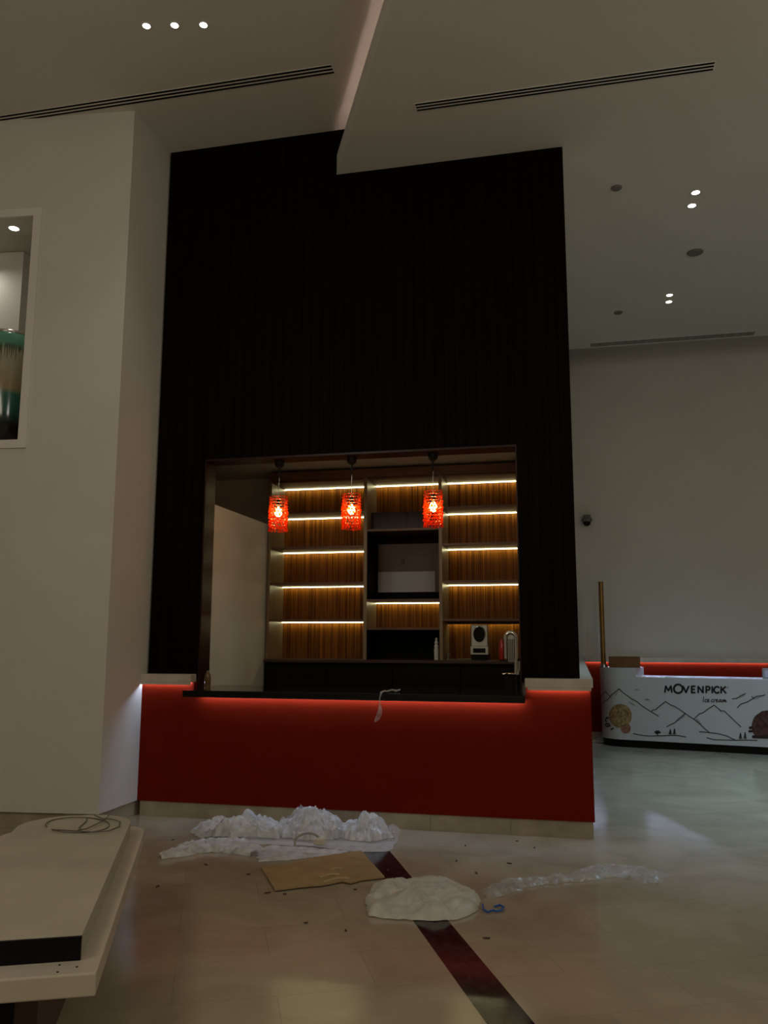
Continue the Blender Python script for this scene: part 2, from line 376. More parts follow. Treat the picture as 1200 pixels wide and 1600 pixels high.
def shelf(x0, x1, z, led=True, th=.024, lip=0, m=None):
    s_ = MB().box(x0, x1, YS+.01, YK, z, z+th).build('shelf', m or M['shelf'], t)
    if led: ledstrip(x0+.002, x1-.002, YK-.045, YK-.03, z-.008, M['led'], s_)
    if lip: MB().box(x0, x1, YK-.1, YK-.09, z-lip, z).build('lip', M['shelf'], s_)
bays = ((xL+.03, d1a), (d1b, d2a), (d2b, xR-.03))
for b_ in (0, 2):
    for i, z in enumerate(zsL):
        if i == 0:
            shelf(*bays[b_], zt-.10-.02, th=.018)
        else: shelf(*bays[b_], z, lip=.03 if (i == 4 and b_ == 2) else 0)
shelf(*bays[1], zt-.12, th=.018)
z1 = at(637, 795, 1, YS).z; z2 = at(620, 829, 1, YS).z; z3 = at(637, 942, 1, 9.385).z; z4 = at(630, 984, 1, YS).z
MB().box(*bays[1], YS+.2, YK, z2+.02, z1).build('cross_panel', M['jamb'], t, label='dark reddish panel')
shelf(*bays[1], z2, led=False)
shelf(*bays[1], z3, led=True)
shelf(*bays[1], z4, led=False)
MB().box(*bays[1], YK-.012, YK, z3+.024, z2).build('niche_back', M['blackpanel'], t, label='black recess lining')
MB().box(*bays[1], YK-.012, YK, 1.335, z4).build('niche_back', M['blackpanel'], t, label='black recess lining')
MB().box(bays[1][0], bays[1][0]+.01, YS+.03, YK-.012, z3+.03, z2).build('niche_side', M['blackpanel'], t, label='black recess side')
MB().box(bays[1][0], bays[1][0]+.01, YS+.03, YK-.012, 1.335, z4).build('niche_side', M['blackpanel'], t, label='black recess side')
# brown and white board in the niche
yb = YK-.03
a = at(591, 851, 1, yb); b = at(680, 925, 1, yb); c = at(591, 894, 1, yb)
t = thing('notice_board', (a.x, yb, b.z), 'brown board with pale lower half in the shelving niche', 'board')
MB().box(a.x, d2a-.005, yb, yb+.015, b.z, a.z).build('board', mat('dull_brown_board', (.075, .040, .020), .5), t)
MB().box(a.x, b.x, yb-.008, yb, b.z+.002, c.z).build('pale_band', mat('pale_grey_panel', (.33, .33, .345), .5, emit=None), t)
e = at(629, 878, 1, yb)
sp = [(-.028, .032), (.028, .032), (.028, -.018), (.010, -.034), (-.010, -.034), (-.028, -.018)]
MB().prism([(e.x+p, yb-.006, e.z+q) for p, q in sp], (0, .006, 0)).build('badge', mat('dark_badge', (.02, .005, .004), .5), t)
# niche shelf bottom between TV and LED handled by shelf; base cabinet
t = thing('base_cabinet', (-1.9, 9.1, 0), 'black base cabinets under the back bar shelving', 'cabinet')
MB().box(xL, xR, YS-.02, YK, 0, 1.295).build('body', M['blackpanel'], t)
for i in range(4):
    w_ = (xR-xL)/4; MB().box(xL+i*w_+.006, xL+(i+1)*w_-.006, YS-.04, YS-.02, .1, 1.26).build('door', M['jamb'] if False else mat('dark_door', (.004, .0015, .001), .35, spec=.15), t)
tag(MB().box(xL-.002, xR, YS-.05, YK-.002, 1.296, 1.329).build('back_counter', mat('dark_brown_worktop', (.05, .02, .01), .3), bevel=.002), 'thin dark brown worktop along the foot of the shelving', 'worktop')

# ------------------------------------------------------------------ pendants
def pendant():
    r = thing('pendant_lamp', (0, 0, 0), '', 'lamp', 'red crystal pendants over the bar')
    MB().lathe([(.045, 0), (.045, -.03), (.040, -.05), (.012, -.072), (.008, -.075)], n=28).build('canopy', M['black'], r, smooth=True)
    MB().tube([(0, 0, -.07), (0, 0, -.16)], .007).build('stem', M['black'], r)
    MB().tube([(0.002*math.sin(k*1.3), 0.002*math.cos(k*1.1), -.15-k*.024) for k in range(10)], .0025, 6).build('cord', M['steel'], r)
    zc = -.335; Hh = .335; R = .082
    b = MB(); wr = MB()
    rows = 12
    for j in range(rows):
        z = zc - Hh*(j+.5)/rows; n = 18
        rr = R*(1.0 if j % 2 else .955); upper = j < 4
        for i in range(n):
            a_ = 2*math.pi*(i+.5*(j % 2))/n + random.uniform(-.05, .05)
            s_ = random.uniform(.0085, .0145)*(.7 if upper else 1)
            b.ico((rr*math.cos(a_), rr*math.sin(a_), z+random.uniform(-.004, .004)), s_, 1, (1, 1, 1.15))
        wr.tube([(R*.95*math.cos(k*math.pi/12), R*.95*math.sin(k*math.pi/12), z) for k in range(24)], .0012, 4, True)
    sh = b.build('shade', M['bead'], r, label='red faceted crystal bead shade')
    wr.build('wire_frame', M['steel'], sh)
    MB().lathe([(.0, -.37), (.017, -.372), (.017, -.43), (.008, -.44)], n=16).build('lamp_holder', M['black'], r)
    MB().lathe([(.009, -.438), (.024, -.455), (.034, -.482), (.031, -.508), (.016, -.527), (.002, -.531)], n=16).build('bulb', M['bulb'], r, smooth=True)
    return r
pp = [(436, 783, 842), (550, 778, 838), (678, 772, 832)]
labels = ['lit red crystal pendant lamp nearest the pale side wall', 'middle one of the three lit red crystal pendant lamps', 'lit red crystal pendant lamp in front of the central shelving niche']
proto = pendant()
for i, (px, y0, y1) in enumerate(pp):
    o = proto if i == 0 else copy_tree(proto)
    p = at(px-1, 800, 1, 7.22); o.location = (p.x, 7.22, OT-.021); o['label'] = labels[i]

# ------------------------------------------------------------------ things on the bar counters
zb = 1.330
# white bottle
p = at(682, 1020, 1, 9.05)
t = thing('squeeze_bottle', (p.x, 9.05, zb), 'slim white ribbed bottle on the back counter beside the black recess', 'bottle')
MB().lathe([(.024, 0), (.027, .01), (.024, .03), (.028, .05), (.024, .075), (.029, .10), (.022, .13), (.028, .145), (.014, .165)], (p.x, 9.05, zb), 24).build('body', mat('white_plastic', (.62, .6, .56), .4), t, smooth=True)
MB().lathe([(.016, .165), (.022, .18), (.014, .20), (.012, .215), (.016, .222), (.004, .24)], (p.x, 9.05, zb), 20).build('cap', mat('white_cap', (.66, .64, .6), .4), t, smooth=True)
# grinder
p = at(748, 1030, 1, 9.12); gx, gy = p.x, 9.12
g0 = at(735, 1000, 1, gy).x; g1 = at(763, 1000, 1, gy).x; ga = at(748, 976, 1, gy).z; gm = at(748, 1010, 1, gy).z; gb = at(748, 1023, 1, gy).z
t = thing('drinks_machine', (gx, gy, zb), 'boxy steel machine with a dark round window on the back counter', 'machine')
MB().box(g0+.005, g1-.005, gy, gy+.2, zb, gb).build('foot', M['black'], t, label='black machine foot')
MB().box(g0, g1, gy-.02, gy+.22, gb, gm).build('base_band', M['steel'], t, bevel=.004)
MB().box(g0+.03, g1-.03, gy-.024, gy-.0205, gb+.02, gm-.02).build('control_panel', M['black'], t, label='dark slotted control panel')
MB().box(g0+.008, g1-.008, gy, gy+.2, gm, ga).build('housing', M['steel'], t, bevel=.006)
mb = MB(); cc = ((g0+g1)/2, gy-.002, (gm+ga)/2+.012)
mb.prism([(cc[0]+.062*math.cos(k*math.pi/14), gy-.012, cc[2]+.082*math.sin(k*math.pi/14)) for k in range(28)], (0, .012, 0))
mb.build('round_window', M['black'], t, label='dark oval window')
MB().tube([(cc[0]+.066*math.cos(k*math.pi/14), gy-.010, cc[2]+.086*math.sin(k*math.pi/14)) for k in range(28)], .005, 6, True).build('window_ring', M['chrome'], t)
# cups / scattered utensils
for i, (px, lab) in enumerate([(700, 'small glass cup left of the scattered spoons on the back counter'), ]):
    p = at(px, 1029, 1, 9.1)
    t = thing('glass_cup', (p.x, 9.1, zb), lab, 'cup')
    MB().lathe([(.016, 0), (.005, .006), (.005, .03), (.020, .045), (.024, .075)], (p.x, 9.1, zb), 20).build('bowl', M['steel'], t, smooth=True)
for i, px in enumerate((708, 717, 726)):
    p = at(px, 1029, 1, 9.08)
    a_ = (-.3, .25, .6)[i]; dx, dy = .055*math.cos(a_), .055*math.sin(a_)
    t = thing('spoon', (p.x, 9.08, zb), ['spoon lying nearest the glass cup on the back counter', 'middle spoon of the three on the back counter', 'spoon lying nearest the boxy steel machine'][i], 'spoon', 'spoons on the back counter')
    MB().tube([(p.x-dx, 9.08-dy, zb+.006), (p.x, 9.08, zb+.010), (p.x+dx, 9.08+dy, zb+.008)], .004, 6).build('handle', M['steel'], t)
    MB().ico((p.x+dx*1.25, 9.08+dy*1.25, zb+.009), .016, 2, (1, .8, .4)).build('bowl', M['steel'], t, smooth=True)
# beer tower
YT = 7.42
zbase = 1.113
t = thing('beer_tap_tower', (at(797, 1053, 1, YT).x, YT, zbase), 'chrome arched tap tower with red side at the right end of the counter', 'tap')
tx = at(797, 1053, 1, YT).x; zd = at(797, 1053, 1, YT).z
MB().box(tx-.05, tx+.05, YT-.04, YT+.06, zbase, zd-.008).build('plinth', M['black'], t, label='black tower plinth')
MB().lathe([(.0, zd-.010), (.070, zd-.008), (.080, zd), (.070, zd+.006), (.02, zd+.009)], (tx+.002, YT, 0), 36).build('drip_disc', M['chrome'], t, smooth=True)
xr_ = at(806, 1000, 1, YT).x; xl_ = at(790, 1000, 1, YT).x; ztop = at(797, 986, 1, YT).z; rr = (xr_-xl_)/2; xm = (xr_+xl_)/2
pts = [(xr_-.004, YT, zd+.005), (xr_, YT, zd+.15)] + [(xm+rr*math.cos(k*math.pi/10), YT, ztop-rr-.012+rr*math.sin(k*math.pi/10)) for k in range(11)] + [(xl_, YT, zd+.13)]
MB().tube(pts, .017, 14).build('arch_pipe', M['chrome'], t, smooth=True)
MB().box(xm-.036, xm+.036, YT+.02, YT+.07, zd+.10, ztop-.02).build('ribbed_body', M['steel'], t, bevel=.01)
mb = MB()
for k in range(5): mb.box(xm-.032+k*.014, xm-.026+k*.014, YT+.010, YT+.02, zd+.11, ztop-.07)
mb.build('ribs', M['black'], t, label='dark vertical ribs')
pc_ = at(784.5, 1031, 1, YT+.05)
MB().lathe([(.022, 0), (.027, .02), (.024, .13), (.013, .165), (.010, .18)], (pc_.x, YT+.05, pc_.z), 20).build('side_cylinder', mat('red_enamel', (.35, .01, .006), .2), t, smooth=True, label='glossy red cylinder')
MB().box(pc_.x-.022, xm-.03, YT+.03, YT+.07, pc_.z-.012, pc_.z).build('bracket', M['black'], t)
p = at(812.5, 1030, 1, YT)
MB().tube([(p.x-.02, YT, zd+.004), (p.x-.006, YT, zd+.05), (p.x-.008, YT, zd+.11)], .008, 10).build('tap_handle', M['chrome'], t, smooth=True)
MB().ico((p.x-.008, YT, zd+.12), .012, 2).build('knob', M['black'], t, smooth=True)
# amber bottle by the left jamb
p = at(326, 1055, 1, 7.02)
t = thing('sauce_bottle', (p.x-.0, 7.0, 1.113), 'small amber bottle with black cap by the left jamb of the opening', 'bottle')
MB().lathe([(.026, 0), (.028, .01), (.028, .10), (.024, .125), (.012, .145), (.012, .16)], (p.x, 7.0, 1.113), 24).build('body', noisy(mat('amber_glass', (.1, .04, .01), .15), (.07, .03, .008), (.16, .10, .03), ns=30), t, smooth=True)
MB().lathe([(.014, .16), (.015, .165), (.015, .185), (.010, .187)], (p.x, 7.0, 1.113), 20).build('cap', M['black'], t, smooth=True)

# ------------------------------------------------------------------ crumpled plastic
def crinkle(x, y, seed, freq):
    """height field of folded film, about 0..1"""
    v = Vector((x*freq, y*freq, seed*3.7))
    w_ = v + Vector((noise.noise(v*.8), noise.noise(v*.8+Vector((7, 3, 1))), 0))*.7
    d, _ = noise.voronoi(w_); a = min(1, (d[1]-d[0])*1.3)
    d, _ = noise.voronoi(w_*2.3+Vector((4, 4, 4))); b = min(1, (d[1]-d[0])*1.2)
    c = 1-abs(noise.noise(w_*4.2))*2
    return .55*a+.28*b+.17*c
def finish(bm, name, m, sharp, kw):
    me = bpy.data.meshes.new(name)
    for f in bm.faces: f.smooth = True
    bmesh.ops.recalc_face_normals(bm, faces=bm.faces[:])
    bm.to_mesh(me); bm.free(); me.materials.append(m)
    if sharp: me.set_sharp_from_angle(angle=math.radians(sharp))
    o = bpy.data.objects.new(name, me); COL.objects.link(o)
    for k, v in kw.items(): o[k] = v
    return o
def heap(name, poly, base, dome, amp, m, seed, freq=9.0, rings=26, seg=110, power=.6, sharp=28, top=None, wob=.03, **kw):
    """closed floor outline filled with a crumpled dome"""
    poly = [Vector((p[0], p[1], 0)) for p in poly]; n = len(poly); L_ = [(poly[(i+1) % n]-poly[i]).length for i in range(n)]; T = sum(L_)
    c = sum(poly, Vector((0, 0, 0)))/n
    out = []
    for k in range(seg):
        d = T*k/seg; i = 0
        while d > L_[i]: d -= L_[i]; i += 1
        p = poly[i].lerp(poly[(i+1) % n], d/L_[i])
        e = 1 + wob*2*noise.noise(Vector((k*.35, seed, 1))); out.append(c+(p-c)*e)
    bm = bmesh.new(); R = []
    for r in range(rings):
        f = 1-r/rings; row = []
        for p in out:
            q = c+(p-c)*f; k = (1-f**2.2)**power
            sw = noise.noise(Vector((q.x*5.5, q.y*5.5, seed)))*1.0+.8
            z = base + k*dome*sw + amp*(.25+.75*k)*crinkle(q.x, q.y, seed, freq)
            jx = noise.noise(Vector((q.x*22, q.y*22, seed+5)))*.012; jy = noise.noise(Vector((q.x*22, q.y*22, seed+9)))*.012
            row.append(bm.verts.new((q.x+jx, q.y+jy, z if r else base+amp*.2*abs(jx)*40)))
        R.append(row)
    for a, b in zip(R, R[1:]):
        for k in range(seg): bm.faces.new((a[k], a[(k+1) % seg], b[(k+1) % seg], b[k]))
    cv = bm.verts.new((c.x, c.y, sum(v.co.z for v in R[-1])/seg))
    for k in range(seg): bm.faces.new((R[-1][k], R[-1][(k+1) % seg], cv))
    return finish(bm, name, m, sharp, kw)
def trail(name, pts, wid, base, dome, amp, m, seed, freq=12.0, nw=16, nl=110, sharp=28, **kw):
    """crumpled film laid along a line on the floor"""
    P_ = [Vector((p[0], p[1], 0)) for p in pts]; L_ = [(b-a).length for a, b in zip(P_, P_[1:])]; T = sum(L_)
    bm = bmesh.new(); R = []
    for k in range(nl+1):
        d = T*k/nl; i = 0
        while i < len(L_)-1 and d > L_[i]: d -= L_[i]; i += 1
        f = min(1, d/L_[i]); p = P_[i].lerp(P_[i+1], f); w_ = wid[i]*(1-f)+wid[i+1]*f
        w_ *= 1+.35*noise.noise(Vector((k*.16, seed, 2)))
        tn = (P_[i+1]-P_[i]).normalized(); nn = Vector((-tn.y, tn.x, 0)); p = p+nn*.03*noise.noise(Vector((k*.1, seed, 4)))
        row = []
        for j in range(nw+1):
            u = j/nw*2-1; q = p+nn*w_*u*.5
            kk = (1-abs(u)**2.4)**.6
            z = base + dome*kk*(.7+.6*noise.noise(Vector((k*.12, seed, 8)))) + amp*kk*crinkle(q.x, q.y, seed, freq)
            row.append(bm.verts.new((q.x, q.y, z)))
        R.append(row)
    for a, b in zip(R, R[1:]):
        for j in range(nw): bm.faces.new((a[j], a[j+1], b[j+1], b[j]))
    return finish(bm, name, m, sharp, kw)
def F(*pts): return [at(x, y, 2, .01) for x, y in pts]
G = 'plastic wrapping strewn before the counter'
greyp = film('grey_paper', (.52, .48, .42), 1.0, .6, .05)
heap('paper_sheet', F((372,1306),(430,1301),(520,1302),(612,1302),(621,1312),(610,1329),(560,1330),(480,1320),(392,1318)), .0035, .004, .016, greyp, 41, freq=5, sharp=20,
     label='thin greyish paper sheet spread under the plastic heap', category='paper sheet')
heap('plastic_sheet', F((298,1304),(312,1296),(345,1292),(385,1291),(425,1292),(446,1300),(436,1313),(395,1310),(360,1311),(330,1308),(318,1312)), .02, .085, .10, M['film'], 3, wob=.08, power=.4,
     label='bulky white cloudy plastic bundle at the left of the heap', category='plastic sheet', group=G)
heap('plastic_sheet', F((434,1298),(470,1293),(515,1294),(540,1301),(530,1313),(480,1316),(440,1311)), .022, .14, .10, M['film'], 9, wob=.08, power=.42,
     label='rolled white plastic sheet at the middle of the heap', category='plastic sheet', group=G)
heap('plastic_sheet', F((528,1304),(545,1298),(578,1298),(604,1303),(612,1311),(584,1318),(540,1315)), .022, .11, .08, M['film'], 14, wob=.08, power=.42,
     label='crumpled bluish white plastic at the right end of the heap', category='plastic sheet', group=G)
trail('plastic_sheet', F((249,1340),(280,1332),(315,1322),(350,1319),(385,1328),(398,1336)), [.05, .22, .34, .36, .26, .08], .004, .035, .045, M['film'], 21,
      label='long pale plastic tail reaching left from the heap', category='plastic sheet', group=G)
heap('plastic_sheet', F((400,1326),(420,1322),(470,1323),(526,1329),(548,1329),(540,1331),(515,1335),(465,1342),(404,1346)), .006, .012, .030, M['film'], 27, freq=7,
     label='flat whitish plastic sheet between heap and cardboard', category='plastic sheet', group=G)
heap('clear_film', F((436,1294.5),(452,1291.5),(500,1292.5),(518,1294),(505,1296),(452,1297)), .02, .20, .12, M['clear'], 33, wob=.1,
     label='transparent film sticking up behind the plastic heap', category='plastic film', group=G)
heap('clear_film', F((600,1300),(612,1299),(626,1304),(622,1314),(608,1318)), .02, .05, .07, M['clear'], 37, wob=.1,
     label='transparent film beyond the right end of the heap', category='plastic film', group=G)
mb = MB(); p = at(497, 1314, 2, .05)
mb.tube([Vector((p.x-.06+.10*math.cos(a_*.35), p.y-.07+.04*math.sin(a_*.35), .05+.06*math.sin(a_*.35))) for a_ in range(2, 13)], .009, 8)
tag(mb.build('hose_piece', mat('grey_hose', (.3, .28, .24), .5), smooth=True), 'curved grey hose offcut in front of the plastic heap', 'hose')
p = at(499, 1317, 2, .03)
tag(MB().box(p.x-.03, p.x+.05, p.y-.05, p.y-.005, .022, .07).build('foam_block', mat('cream_foam', (.62, .56, .44), .8), bevel=.01), 'small cream foam block in front of the plastic heap', 'block')
heap('foam_wrap', F((571,1404),(580,1386),(610,1376),(660,1373),(700,1376),(735,1389),(752,1405),(744,1424),(716,1435),(680,1437.5),(640,1436),(606,1434),(575,1430)), .004, .055, .060, M['foam'], 52, freq=5.5, power=.5, sharp=0, wob=.015,
     label='puffy milky foam wrap lying across the dark inlay', category='packing foam')
trail('plastic_strip', F((757,1402),(775,1394),(800,1380),(850,1375),(900,1371),(940,1361),(975,1358),(1005,1368),(1026,1384)), [.03, .16, .20, .15, .14, .26, .36, .30, .04], .004, .012, .045, film('thin_white_film', (.7, .68, .64), .42, .25), 61, freq=8, nl=170,
      label='long thin translucent plastic strip trailing right across the floor', category='plastic film')
# blue strap loop
z = .012
bs = [at(x, y, 2, z) for x, y in ((754,1413),(755,1421),(762,1425),(771,1422),(775,1424),(784,1422),(787,1417),(781,1414),(773,1416))]
mb = MB(); mb.tube(bs, .006, 6)
tag(mb.build('blue_strap', M['bluestrap']), 'curled bright blue packing strap beside the milky foam wrap', 'strap')
# cardboard
pc = [at(x, y, 2, .012) for x, y in ((408,1356),(452,1351),(462,1346),(475,1345),(492,1340),(520,1337),(564,1330),(601,1371),(565,1375),(548,1380),(535,1377),(505,1383),(470,1386),(430,1391))]
t = thing('cardboard_sheet', pc[0].copy(), 'flat tan cardboard sheet in front of the plastic heap', 'cardboard')
t.location.z = 0
MB().slab(pc, .008, .018).build('board', M['card'], t)
m_ = mat('torn_kraft', (.46, .34, .2), .9)
for x0, y0, x1, y1 in ((500,1371,530,1366),(505,1378,545,1372),(517,1359,535,1358)):
    a = at(x0, y0, 2, .02); b = at(x1, y1, 2, .02); MB().tube([a, (a+b)/2+Vector((0, .02, .004)), b], .006, 6).build('torn_flap', m_, t, label='pale torn cardboard fibre')
# debris chips
chips = [(322,1352),(445,1398),(555,1391),(713,1346),(796,1350),(744,1365),(246,1386),(760,1467),(418,1396),(540,1455),(478,1443),(727,1322),(808,1315),(835,1325),(270,1313),(606,1361),(388,1367)]
desc = ['below the plastic tail', 'below the cardboard corner', 'near the milky wrap at left', 'between heap and plastic strip', 'right of the heap on bare floor', 'above the milky wrap', 'on bare floor left of the cardboard', 'right of the dark inlay', 'just under the cardboard left corner', 'on open floor below the cardboard', 'on open floor left of the inlay', 'near the plinth middle', 'near the plinth right half', 'nearest the plinth right corner', 'left of the plastic tail', 'on the dark inlay by the cardboard', 'near the flat plastic sheet']
for i, (x, y) in enumerate(chips):
    p = at(x, y, 2, 0); a_ = random.uniform(0, 3); l_ = random.uniform(.018, .045)
    d = Vector((math.cos(a_), math.sin(a_), 0)); n_ = Vector((-d.y, d.x, 0))
    mb = MB(); mb.slab([p-d*l_*.5, p-d*.1*l_+n_*.006, p+d*l_*.5+n_*.003, p+d*.4*l_-n_*.005, p-d*.3*l_-n_*.006], .0025, .008)
    tag(mb.build('debris_chip', M['cardedge']), 'tiny dark scrap on the floor '+desc[i], 'debris', 'dark scraps scattered on the floor')
# white wrap hanging over the countertop edge
mb = MB()
t = thing('plastic_scrap', (at(594, 1086, 1, 6.73).x, 6.73, 1.113), 'shred of white plastic hanging off the black countertop edge', 'plastic scrap')
def ribbon(mb, pts, wid):
    vs = []
    for i, (p, w_) in enumerate(zip(pts, wid)):
        p = Vector(p); vs.append((mb.bm.verts.new(p-Vector((w_/2, .002*math.sin(i*2), 0))), mb.bm.verts.new(p+Vector((0, -.006*math.sin(i*1.7)-.004, 0))), mb.bm.verts.new(p+Vector((w_/2, .004*math.cos(i), 0)))))
    for a, b in zip(vs, vs[1:]):
        mb.bm.faces.new((a[0], a[1], b[1], b[0])); mb.bm.faces.new((a[1], a[2], b[2], b[1]))
ribbon(mb, [at(x, y, 1, 6.722) for x, y in ((596,1082),(594,1088),(593,1095),(594,1102),(594,1110),(592,1118),(589,1124),(586,1128))], [.02, .012, .012, .022, .036, .044, .04, .012])
mb.build('hanging_strip', film('whitish_film', (.7, .68, .72), .55, .2), t)
mb = MB(); zz = 1.118
ptsA = [at(x, y, 2, 1.125) for x, y in ((594,1083),(600,1081),(606,1080),(612,1079),(618,1080),(624,1079))]
for k in range(3):
    mb.tube([p+Vector((0, random.uniform(-.01, .03), random.uniform(-.002, .01))) for p in ptsA], .006-.001*k, 5)
mb.build('crumpled_end', M['film'], t)

# ------------------------------------------------------------------ low table with slabs, bottom left
TO = Vector((-1.70, 2.77, 0)); TU = Vector((-.414, .91, 0)).normalized(); TV = Vector((TU.y, -TU.x, 0))
def tp(u, v): return TO + TU*u + TV*v
def rounded(u0, u1, v0, v1, rf, rn=.0, n=10):
    pts = [tp(u0, v0), tp(u0, v1-rn)] if not rn else [tp(u0, v0), tp(u0, v1-rn), tp(u0+rn*.8, v1)]
    if not rn: pts = [tp(u0, v0), tp(u0, v1)]
    for k in range(n+1):
        a_ = k*math.pi/2/n; pts.append(tp(u1-rf+rf*math.sin(a_), v1-rf+rf*math.cos(a_)))
    for k in range(n+1):
        a_ = k*math.pi/2/n; pts.append(tp(u1-rf+rf*math.cos(a_), v0+rf-rf*math.sin(a_)))
    return pts
t = thing('low_table', tp(1, -.3), 'low cream table with rounded end at the left front of the hall', 'table')
MB().slab(rounded(-.12, 2.16, -.72, .068, .16), .375, .45).build('tabletop', M['tanlow'], t, bevel=.006)
bmx = MB().slab([tp(.18, -.56), tp(.18, -.16), tp(1.9, -.16), tp(1.9, -.56)], 0, .375); bmx.build('base', mat('dark_wood_base', (.06, .03, .02), .5), t)
MB().slab([tp(.172, -.54), tp(.172, -.24), tp(.18, -.24), tp(.18, -.54)], .01, .36).build('recess_panel', M['black'], t, label='black recess in the base')
for x, y in ((93,1508),(90,1519),(120,1511)):
    p = at(x, y, 2, .4505); MB().lathe([(.004, 0), (.004, .0015)], p, 10).build('screw_hole', M['black'], t, label='dark screw hole')
t = thing('worktop_panel', tp(1, -.3), 'thick beige board with a black cut end lying on the low table', 'board')
t.location.z = .45
MB().slab(rounded(.012, 2.1, -.60, 0, .26, n=14), .4505, .53).build('board', M['tan'], t, bevel=.002)
MB().slab([tp(0, -.60), tp(0, 0), tp(.012, 0), tp(.012, -.60)], .4505, .528).build('cut_end', M['black'], t, label='black cut end face')
# coil of cable on top
mb = MB(); zc = .535
def ell(cx, cy, rx, ry, a0, a1, n=40): return [at(cx+rx*math.cos(a0+(a1-a0)*k/n), cy+ry*math.sin(a0+(a1-a0)*k/n), 2, zc+.002+.004*math.sin(k*.7)) for k in range(n+1)]
mb.tube(ell(121, 1289, 50, 12, 2.9, 2.9+5.9)+[at(128,1299,2,zc), at(124,1293,2,zc), at(134,1284,2,zc), at(136,1279,2,zc)], .0032, 6)
mb.tube([at(x, y, 2, zc+.007) for x, y in ((122,1297),(135,1295),(150,1288),(163,1281),(171,1273))], .0032, 6)
mb.tube([at(x, y, 2, zc+.007) for x, y in ((148,1274),(160,1279),(175,1280),(188,1284),(186,1292),(170,1298),(150,1300),(128,1299))], .0032, 6)
tag(mb.build('cable_coil', mat('grey_cable', (.12, .10, .085), .5), smooth=True), 'loosely coiled thin grey cable on the beige board', 'cable')

# ------------------------------------------------------------------ ceiling fixtures
def vent(loc0, loc1, wy, z, label, group='linear vents in the ceilings', seam=None):
    t = thing('linear_vent', ((loc0.x+loc1.x)/2, loc0.y, z), label, 'vent', group)
    d = (loc1-loc0); d.z = 0; L_ = d.length; d.normalize(); n_ = Vector((-d.y, d.x, 0))
    MB().slab([loc0-n_*wy/2, loc1-n_*wy/2, loc1+n_*wy/2, loc0+n_*wy/2], z-.004, z).build('frame', M['trimring'], t)
    for k in (-1, 0, 1):
        c_ = n_*k*wy*.36; h_ = n_*wy*.085; e_ = d*.012
        MB().slab([loc0+e_+c_-h_, loc1-e_+c_-h_, loc1-e_+c_+h_, loc0+e_+c_+h_], z-.006, z-.003).build('slot', M['slot'], t, label='black vent slot')
    return t
a = at(-60, 195.5, 2, ZH); b = at(522, 107, 2, ZH); a.y = b.y; vent(a, b, .115, ZH, 'long three-slot linear vent in the left ceiling')
a = at(648, 168, 2, ZL); b = at(1118, 102, 2, ZL); a.y = b.y = (a.y+b.y)/2; vent(a, b, .105, ZL, 'three-slot linear vent in the right ceiling above the dark panelling')
a = at(921, 541, 2, ZL); b = at(1182, 518, 2, ZL); a.y = b.y = min((a.y+b.y)/2, 12.44); vent(a, b, .14, ZL, 'distant linear vent at the far ceiling edge')

def downlight(p, r, label, group, lens=None, power=None, color=NEUT, normal=None):
    t = thing('downlight', p, label, 'ceiling light', group)
    MB().lathe([(r*1.25, 0), (r*1.25, -.006), (r*1.0, -.008), (r, 0)], p, 32).build('ring', M['trimring'], t)
    MB().lathe([(.001, -.0085), (r*.98, -.0085), (r*.98, -.004)], p, 28).build('lens', lens or M['lens'], t)
    if power:
        l = bpy.data.lights.new('downlight_beam', 'SPOT'); l.energy = power; l.color = color; l.spot_size = math.radians(95); l.spot_blend = .8; l.shadow_soft_size = .05
        o = bpy.data.objects.new('downlight_beam', l); COL.objects.link(o); o.location = (p.x, p.y, p.z-.03)
for i, (x, y) in enumerate(((229, 39.5), (273, 38.5), (318, 38))):
    downlight(at(x, y, 2, ZH), .030, ('leftmost', 'middle', 'rightmost')[i]+' of the three lit downlights in the left ceiling', 'row of three downlights', power=9, color=NEUT)
for i, (x, y) in enumerate(((1087, 300), (1081, 320.5), (1046, 460.5), (1045, 471))):
    downlight(at(x, y, 2, ZL), .038, ['upper lit downlight of the nearer pair at right', 'lower lit downlight of the nearer pair at right', 'upper lit downlight of the far pair at right', 'lower lit downlight of the far pair at right'][i],
              'lit downlight pairs in the right ceiling', power=34, color=COOL)
for (x, y, r, lab) in ((963, 293, .050, 'small round grey ceiling disc near the dark panelling'), (1086, 394, .085, 'large round grey ceiling speaker between the downlight pairs'), (966, 488, .055, 'small grey ceiling disc near the distant vent')):
    p = at(x, y, 2, ZL)
    t = thing('ceiling_disc', p, lab, 'ceiling speaker')
    MB().lathe([(r*1.06, 0), (r*1.06, -.008), (r, -.012), (.002, -.012)], p, 36).build('rim', M['speaker'], t)
    MB().lathe([(r*.9, -.0125), (r*.86, -.018), (.002, -.020)], p, 36).build('grille', M['speaker'], t)
# security camera on the far wall
p = at(917, 813, 1, YB-.08)
t = thing('security_camera', (p.x, YB, p.z), 'small dome security camera on the far wall beside the panelling', 'camera')
MB().box(p.x-.05, p.x+.06, YB-.12, YB, p.z+.03, p.z+.09).build('bracket', mat('grey_housing', (.12, .12, .11), .5), t, bevel=.01)
MB().lathe([(.07, .04), (.085, .02), (.085, -.02), (.06, -.03)], (p.x, YB-.10, p.z), 28).build('housing', mat('grey_dome_housing', (.14, .14, .12), .5), t, smooth=True)
MB().ico((p.x, YB-.10, p.z-.04), .062, 2).build('dome', M['black'], t, smooth=True, label='black glass dome')
# sensor in niche room etc.
t_ = wallpt(1.30, 5.95, 1.0)
pz = at(22, 356, 2, 5.41)
downlight(pz, .045, 'lit downlight seen through the framed wall opening', 'niche', power=9, color=NEUT)

